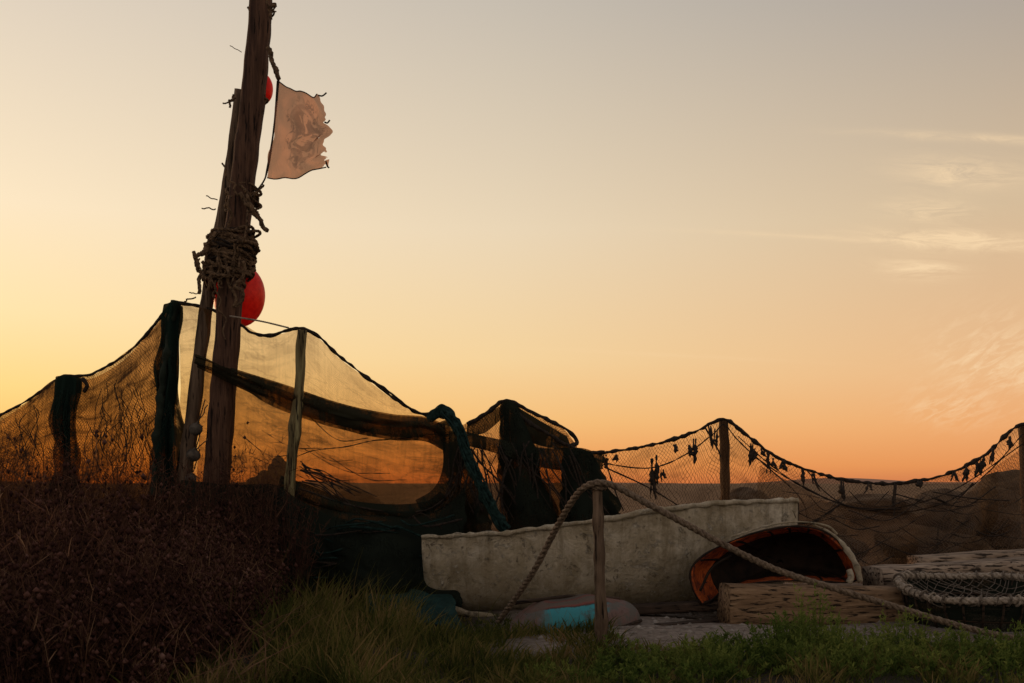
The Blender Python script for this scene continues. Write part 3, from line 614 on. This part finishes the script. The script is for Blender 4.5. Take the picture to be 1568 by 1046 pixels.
# ---------------------------------------------------------------- overturned skiff
sk=MB(); rows=[]
for j in range(22):
    ph=j/21*math.pi/2; r=[]
    for i in range(60):
        a=2*math.pi*i/60; c,s=math.cos(a),math.sin(a); rx=.56*(1+.1*c); 
        p=Vector((.46+math.copysign(abs(c)**.85,c)*rx*math.cos(ph)**.8,8.55+s*(.36-.10*abs(c)**2)*math.cos(ph)**.9,.0+.28*math.sin(ph)**.9+.07*c*math.cos(ph)-.03)); p+=Vector((0,0,.03*noise.noise(p*4)))
        r.append((p,(i/60,j/21)))
    rows.append(r)
sk.grid(rows,0,True); sk.tube(cr([rows[0][i][0]+Vector((0,0,.02)) for i in range(60)]+[rows[0][0][0]+Vector((0,0,.02))],90),.014,8,1)
sk.tube([Vector((.02,8.55,.20)),Vector((.46,8.55,.255)),Vector((.9,8.55,.235))],.016,8,1,.2,.6)
sk.obj("overturned_skiff",[M_skiff,M_dark])
# ---------------------------------------------------------------- timbers
def timber(name,a,b,w_,h_,mat,jit=.12,n=60):
    mb=MB(); a=Vector(a);b=Vector(b); S=28; mb.tube(cr([a,b],n),1.0,S,0,0,0,1,1)
    ax=(b-a).normalized(); up=Vector((0,0,1)); sd=ax.cross(up).normalized(); up=sd.cross(ax)
    for i,v in enumerate(mb.v):
        v=Vector(v); k=min(n-1,i//S); c=a.lerp(b,k/(n-1)); o=(v-c); x_=o.dot(sd); z_=o.dot(up); m_=max(abs(x_),abs(z_)); q_=1/(abs(x_)**7+abs(z_)**7)**(1/7)
        q=sd*x_*q_*w_/2+up*z_*q_*h_/2
        p=c+q; nn=noise.noise(Vector((p.x*1.2,p.y*9,p.z*9)))*jit*.3+noise.noise(p*4)*jit*.25
        groove=.03*jit*5*max(0,noise.noise(Vector((p.x*.8,p.y*20,p.z*20)))-.15)
        mb.v[i]=tuple(c+q*(1+nn-groove)+ax*((noise.noise(p*14)*.03) if k in (0,n-1) else 0))
    return mb.obj(name,[mat])
timber("timber_beam",P(1108,926,8.75),P(1372,930,8.95),.32,.36,M_beam,.12,90)
timber("timber_beam",P(1008,960,8.5),P(1120,950,9.0),.12,.05,M_dark,.2)
timber("wooden_plank",P(950,934,9.3),P(1115,926,9.1),.2,.09,M_dark,.25)
timber("driftwood_log",P(1336,893,9.3),P(1680,870,9.75),.36,.30,M_drift,.30,140)
timber("driftwood_log",P(1400,862,9.6),P(1700,845,9.9),.26,.14,M_drift,.35,120)
timber("wooden_plank",P(1352,922,8.95),P(1440,930,8.9),.2,.10,M_beam,.2)
# ---------------------------------------------------------------- net hoop basket
bk=MB(); c=P(1500,900,8.6); R=.63; pts=[]
ringp=lambda a: c+Vector((R*math.cos(a)+.02*math.sin(2*a),R*.95*math.sin(a),.06*math.sin(a)+.02*math.sin(3*a)))
for k in range(41): pts.append(ringp(2*math.pi*k/40))
bk.rope(pts,.034,0,5)
for k in range(40):
    a=2*math.pi*k/40+.09*math.sin(k*7); q=ringp(a); rad=Vector((math.cos(a),math.sin(a),0))
    bk.tube(cr([q+rad*.042*math.cos(b)+Vector((0,0,.042*math.sin(b)))+Vector((-math.sin(a),math.cos(a),0))*.01*math.sin(b) for b in [i*6.28/8 for i in range(9)]],12),random.choice([.005,.007,.010]),5,random.choice([0,3,3]))
zb=.02
for k in range(26):
    a=2*math.pi*k/26; q=c+Vector((R*math.cos(a),R*.95*math.sin(a),.04*math.sin(a))); e=Vector((c.x+R*.8*math.cos(a),c.y+R*.75*math.sin(a),zb)); bk.tube([q,q.lerp(e,.5)+Vector((math.cos(a),math.sin(a),0))*.03,e],.010,6,1)
for zz in (.1,.22): 
    bk.tube([Vector((c.x+R*(.83+.5*(zz)*.35)*math.cos(a),c.y+R*.8*math.sin(a),zz)) for a in [i*6.2832/40 for i in range(41)]],.010,6,1,.0)
for k in range(-9,10):
    for sgn in (1,-1):
        o_=k*.064+random.uniform(-.015,.015); half=math.sqrt(max(0,(R*.97)**2-o_*o_)); 
        dirv=Vector((math.cos(.78),sgn*math.sin(.78),0)); nv_=Vector((-dirv.y,dirv.x,0)); L_=[]
        for i in range(17):
            s=-1+i/8; q=nv_*o_+dirv*half*s; q+=Vector((noise.noise(q*5),noise.noise(q*5+Vector((4,0,0))),0))*.07
            L_.append(c+q+Vector((0,0,-.16*(1-s*s)*(half/R)+.05*(q.y/R)+.06*noise.noise(q*4))))
        bk.tube(L_,.004,5,3)
rws=[]
for j in range(8):
    s=j/7; rws.append([(Vector((c.x+R*(1-.2*s)*math.cos(a),c.y+R*(.95-.2*s)*math.sin(a),(c.z+.04*math.sin(a))*(1-s)+zb*s)),(a*.6,s*.35)) for a in [i*6.2832/60 for i in range(61)]])
bk.grid(rws,2)
bk.obj("rope_rimmed_net_basket",[M_ropeL,M_dark,N_dark,M_twine])
# ---------------------------------------------------------------- rope fence post + rope
mb=MB(); Yp=7.4
mb.tube(cr([P(914,738,Yp),P(916,800,Yp),P(919,900,Yp),P(922,1003,Yp)],70),[.038,.045],12,0,.35,.5,8)
mb.obj("rope_fence_post",[M_pole])
rp=MB(); top=P(914,745,Yp)
rp.rope([P(763,952,8.7),P(790,915,8.4),P(818,873,8.1),P(846,820,7.85),P(868,780,7.6),P(888,752,7.42),P(905,741,7.33),P(920,739,7.33),P(945,746,7.38),P(985,768,7.4),P(1040,797,7.42),P(1110,835,7.45),P(1190,873,7.48),P(1290,905,7.5),P(1380,932,7.52),P(1460,956,7.54),P(1534,974,7.56),P(1600,982,7.6)],.0265,0,6.5)
pts=[]
for k in range(22):
    a=k/21*4*math.pi; pts.append(top+Vector((.055*math.cos(a),.055*math.sin(a),.02-.045*k/21+.01)))
rp.rope(pts,.018,0)
rp.obj("mooring_rope",[M_rope])
# ---------------------------------------------------------------- vegetation
def trimesh(name,V,Tr,UV,mats,MI=None):
    me=bpy.data.meshes.new(name); nt_=len(Tr)
    me.vertices.add(len(V)); me.vertices.foreach_set('co',V.astype(np.float32).ravel())
    me.loops.add(nt_*3); me.loops.foreach_set('vertex_index',Tr.astype(np.int32).ravel())
    me.polygons.add(nt_); me.polygons.foreach_set('loop_start',np.arange(0,nt_*3,3,dtype=np.int32))
    for m in mats: me.materials.append(m)
    if MI is not None: me.polygons.foreach_set('material_index',MI.astype(np.int32))
    ul=me.uv_layers.new(name='UVMap'); ul.data.foreach_set('uv',UV[Tr.ravel()].astype(np.float32).ravel())
    me.update(calc_edges=True); me.validate(); o=bpy.data.objects.new(name,me); scene.collection.objects.link(o); return o
def blades(base,vec,width,curve,rnd):
    N=len(base); side=np.cross(vec,rng.normal(size=(N,3))); side/=np.linalg.norm(side,axis=1,keepdims=True)+1e-9
    V=np.zeros((N,7,3)); UV=np.zeros((N,7,2))
    for j,(s,wf) in enumerate(((0,1),(.4,.85),(.75,.55))):
        p=base+vec*s+curve*s*s; V[:,2*j]=p-side*(width*wf)[:,None]/2; V[:,2*j+1]=p+side*(width*wf)[:,None]/2; UV[:,2*j,1]=UV[:,2*j+1,1]=s
    V[:,6]=base+vec+curve; UV[:,6,1]=1; UV[:,:,0]=rnd[:,None]
    tr=np.array([[0,1,3],[0,3,2],[2,3,5],[2,5,4],[4,5,6]]); T_=(tr[None]+7*np.arange(N)[:,None,None]).reshape(-1,3)
    return V.reshape(-1,3),T_,UV.reshape(-1,2)
def octa(cn,r,rnd):
    N=len(cn); o=np.array([[1,0,0],[-1,0,0],[0,1,0],[0,-1,0],[0,0,1.2],[0,0,-1.2]])
    V=cn[:,None]+o[None]*r[:,None,None]*rng.uniform(.6,1.3,(N,6,1)); tr=np.array([[0,2,4],[2,1,4],[1,3,4],[3,0,4],[2,0,5],[1,2,5],[3,1,5],[0,3,5]])
    UV=np.zeros((N,6,2)); UV[:,:,0]=rnd[:,None]
    return V.reshape(-1,3),(tr[None]+6*np.arange(N)[:,None,None]).reshape(-1,3),UV.reshape(-1,2)
def merge(parts):
    Vs,Ts,Us,Ms=[],[],[],[]; o=0
    for (V,T_,U),mi in parts: Vs.append(V);Ts.append(T_+o);Us.append(U);Ms.append(np.full(len(T_),mi));o+=len(V)
    return np.concatenate(Vs),np.concatenate(Ts),np.concatenate(Us),np.concatenate(Ms)
def h1(u,y):
    h=np.interp(u,[250,400,500,580,650,720,820,930,960],[.30,.38,.45,.40,.26,.20,.17,.14,.05])
    h=h*np.interp(y,[5,6.6,8,9.2],[.55,.8,1,.9]); return np.where((u>640)&(y>8.2),h*.25,h)
def h2(u,y):
    h=np.interp(u,[900,1000,1160,1250,1400,1568,1700],[.12,.12,.14,.18,.18,.16,.16]); return np.where(y>7.4,h*.15,h)
def tufts(NTf,per,ylo,yhi,ulo,uhi,hfun,w_,lean=.3,rad=.05,cs=.7):
    y=rng.uniform(ylo,yhi,NTf); u=rng.uniform(ulo,uhi,NTf); x=(u-784)/F*y; hs=hfun(u,y)*rng.uniform(.35,1.35,NTf)
    gate_=(np.sin(x*5.3+y*3.1)+np.sin(x*2.1-y*4.7+2)+rng.normal(0,.5,NTf))>-.7
    k=(hs>.03)&gate_; x,y,hs=x[k],y[k],hs[k]; tc_=rng.uniform(0,1,len(x))**1.3
    X_=np.repeat(x,per)+rng.normal(0,rad,len(x)*per); Y_=np.repeat(y,per)+rng.normal(0,rad,len(x)*per); hh=np.repeat(hs,per)*rng.uniform(.45,1.1,len(x)*per); n=len(X_)
    dx=(X_-np.repeat(x,per))/rad; dy=(Y_-np.repeat(y,per))/rad
    b=np.stack([X_,Y_,gh(X_,Y_)-.01],1); v=np.stack([(dx*.16+rng.normal(0,.10,n))*hh,(dy*.16+rng.normal(0,.10,n))*hh,hh],1)
    c_=np.stack([(dx*lean*.5+rng.normal(.04,lean*.6,n))*hh,(dy*lean*.5+rng.normal(0,lean*.5,n))*hh,-rng.uniform(0,.3,n)*hh],1)
    return blades(b,v,w_*rng.uniform(.5,1.5,n),c_,np.clip(np.repeat(tc_,per)*cs+rng.uniform(0,.35,n),0,1))
parts=[(tufts(1150,15,5.3,9.3,230,960,h1,.011,.3,.035,.85),0),(tufts(600,12,5.3,7.5,900,1750,h2,.010,.4,.035,.8),0),(tufts(480,5,5.4,9.0,330,950,lambda u,y:h1(u,y)*1.45,.0045,.25,.06,1.0),0),(tufts(450,14,5.3,8.8,250,930,lambda u,y:.13+0*u,.012,.7,.06,.5),0)]
V,T_,U,Mi=merge(parts); trimesh("grass",V,T_,U,[V_grass],Mi)
parts=[]
def herb(cx,cy,R,hh,ns):
    a=rng.uniform(0,6.28,ns); r=R*np.sqrt(rng.uniform(size=ns)); bx=cx+r*np.cos(a); by=cy+r*np.sin(a)
    h=hh*(1-.5*(r/R)**2)*rng.uniform(.55,1.2,ns); b=np.stack([bx,by,gh(bx,by)],1); v=np.stack([np.cos(a)*r*.6+rng.normal(0,.03,ns),np.sin(a)*r*.6+rng.normal(0,.03,ns),h],1)
    parts.append((blades(b,v,np.full(ns,.006),v*0,rng.uniform(size=ns)),0))
    nl_=20; s=rng.uniform(.25,1.02,(ns,nl_)); lp=(b[:,None]+v[:,None]*s[...,None]).reshape(-1,3); n=len(lp)
    d=rng.normal(size=(n,3)); d[:,2]=np.abs(d[:,2])*.8+.4; d/=np.linalg.norm(d,axis=1,keepdims=True); L_=rng.uniform(.025,.05,n)*(1.3-s.ravel()*.6)
    parts.append((blades(lp,d*L_[:,None],np.full(n,.010),np.zeros((n,3)),np.clip(rng.uniform(0,.5,n)+s.ravel()*.5,0,1)),0))
for (u,y,R,hh,ns) in [(1195,7.0,.24,.30,60),(1243,7.05,.15,.46,60),(1290,6.95,.18,.30,50),(1130,6.7,.2,.18,45),(1060,6.6,.2,.21,45),(1000,6.7,.2,.16,40),(1395,6.9,.2,.35,60),(1350,6.5,.25,.2,50),(1450,6.8,.2,.22,50),(1515,6.7,.2,.27,50),(1565,6.9,.2,.24,50),(1420,6.3,.25,.22,45),(1240,6.3,.25,.24,50),(1120,6.2,.25,.17,45),(960,6.3,.22,.17,40),(1620,6.6,.25,.26,40),(1540,6.2,.25,.22,45),(870,6.4,.2,.14,30),(1030,6.1,.25,.15,40),(1180,6.6,.2,.24,45),(1310,6.2,.25,.22,45),(1095,7.15,.10,.16,30),(1480,7.2,.16,.16,35),(1215,6.85,.12,.36,35),(1270,6.6,.14,.34,35),(1370,7.0,.12,.34,35),(1085,6.4,.14,.25,35),(950,6.6,.12,.22,30)]:
    herb((u-784)/F*y,y,R,hh,ns)
V,T_,U,Mi=merge(parts); trimesh("green_herb_plants",V,T_,U,[V_herb],Mi)
# dry shrub
parts=[]
N=4600; y=rng.uniform(5.4,9.7,N); ub=np.interp(y,[5.4,6.2,7,8,9.7],[230,310,380,415,430])
u=-170+(ub+170)*rng.uniform(0,1,N)**.9; x=(u-784)/F*y
htop=np.interp(u,[-170,0,100,200,300,400,440],[1.12,1.10,1.05,1.0,.96,.92,.7])+np.interp(y,[5.4,7,9.7],[-.42,-.1,.04])
clump=np.sin(x*4.1+y*2)+np.sin(x*9.3-y*5)*.9+np.sin(x*2.2+y*6.1+1)
htop=htop*(1+.16*clump)
edge_=np.clip((ub-u)/110,0,1); h=htop*(.45+.55*edge_)*rng.uniform(.5,1.06,N); 
tall=rng.uniform(size=N)<.13; h=np.where(tall&(y>7),np.minimum(h*rng.uniform(1.1,1.6,N),1.75),h)
b=np.stack([x,y,gh(x,y)],1); v=np.stack([rng.normal(0,.19,N)*h,rng.normal(0,.15,N)*h,h],1); c_=np.stack([rng.normal(.02,.18,N)*h,rng.normal(0,.12,N)*h,-.05*h],1)
parts.append((blades(b,v,rng.uniform(.005,.012,N),c_,rng.uniform(size=N)),0))
nb=8; s=rng.uniform(.30,1.0,(N,nb)); lp=(b[:,None]+v[:,None]*s[...,None]+c_[:,None]*(s**2)[...,None]).reshape(-1,3); n=len(lp)
d=rng.normal(size=(n,3)); d[:,2]=np.abs(d[:,2])+.6; d/=np.linalg.norm(d,axis=1,keepdims=True); L_=rng.uniform(.06,.20,n)
parts.append((blades(lp,d*L_[:,None],rng.uniform(.003,.007,n),rng.normal(0,.02,(n,3)),rng.uniform(size=n)),0))
tip=lp+d*L_[:,None]; k=rng.uniform(size=n)<.5; tip=tip[k]; k2=len(tip)
parts.append((octa(tip,rng.uniform(.008,.021,k2),rng.uniform(size=k2)**1.4),1))
m_=420; y=rng.uniform(5.5,6.9,m_); u=rng.uniform(-50,420,m_); x=(u-784)/F*y; b=np.stack([x,y,gh(x,y)],1); v=np.stack([rng.normal(0,.18,m_),rng.normal(0,.1,m_),rng.uniform(.2,.6,m_)],1); c_=np.stack([rng.normal(0,.3,m_),rng.normal(0,.1,m_),-rng.uniform(.05,.25,m_)],1)
parts.append((blades(b,v,np.full(m_,.008),c_,np.full(m_,.9)),0))
V,T_,U,Mi=merge(parts); trimesh("dry_shrub",V,T_,U,[V_twig,V_seed],Mi)
N=1700; y=rng.uniform(9.0,10.1,N); u=np.where(rng.uniform(size=N)<.6,rng.uniform(-60,240,N),rng.uniform(240,470,N)); x=(u-784)/F*y
h=np.interp(u,[-60,0,60,130,240,330,400,470],[1.8,1.75,1.6,1.6,1.4,1.4,1.6,.9])*rng.uniform(.55,1.08,N)
b=np.stack([x,y,gh(x,y)],1); v=np.stack([rng.normal(0,.09,N)*h,rng.normal(0,.05,N)*h,h],1); c_=np.stack([rng.normal(0,.12,N)*h,rng.normal(0,.05,N)*h,-.03*h],1)
parts=[(blades(b,v,rng.uniform(.004,.009,N),c_,rng.uniform(size=N)*.7),0)]
nb=9; s=rng.uniform(.5,1,(N,nb)); lp=(b[:,None]+v[:,None]*s[...,None]+c_[:,None]*(s**2)[...,None]).reshape(-1,3); n=len(lp); d=rng.normal(size=(n,3))*[1,.6,.5]+[0,0,1]; d/=np.linalg.norm(d,axis=1,keepdims=True)
parts.append((blades(lp,d*rng.uniform(.03,.13,n)[:,None],np.full(n,.005),np.zeros((n,3)),rng.uniform(size=n)*.7),0))
V,T_,U,Mi=merge(parts); trimesh("tall_dry_grass",V,T_,U,[V_twig],Mi)
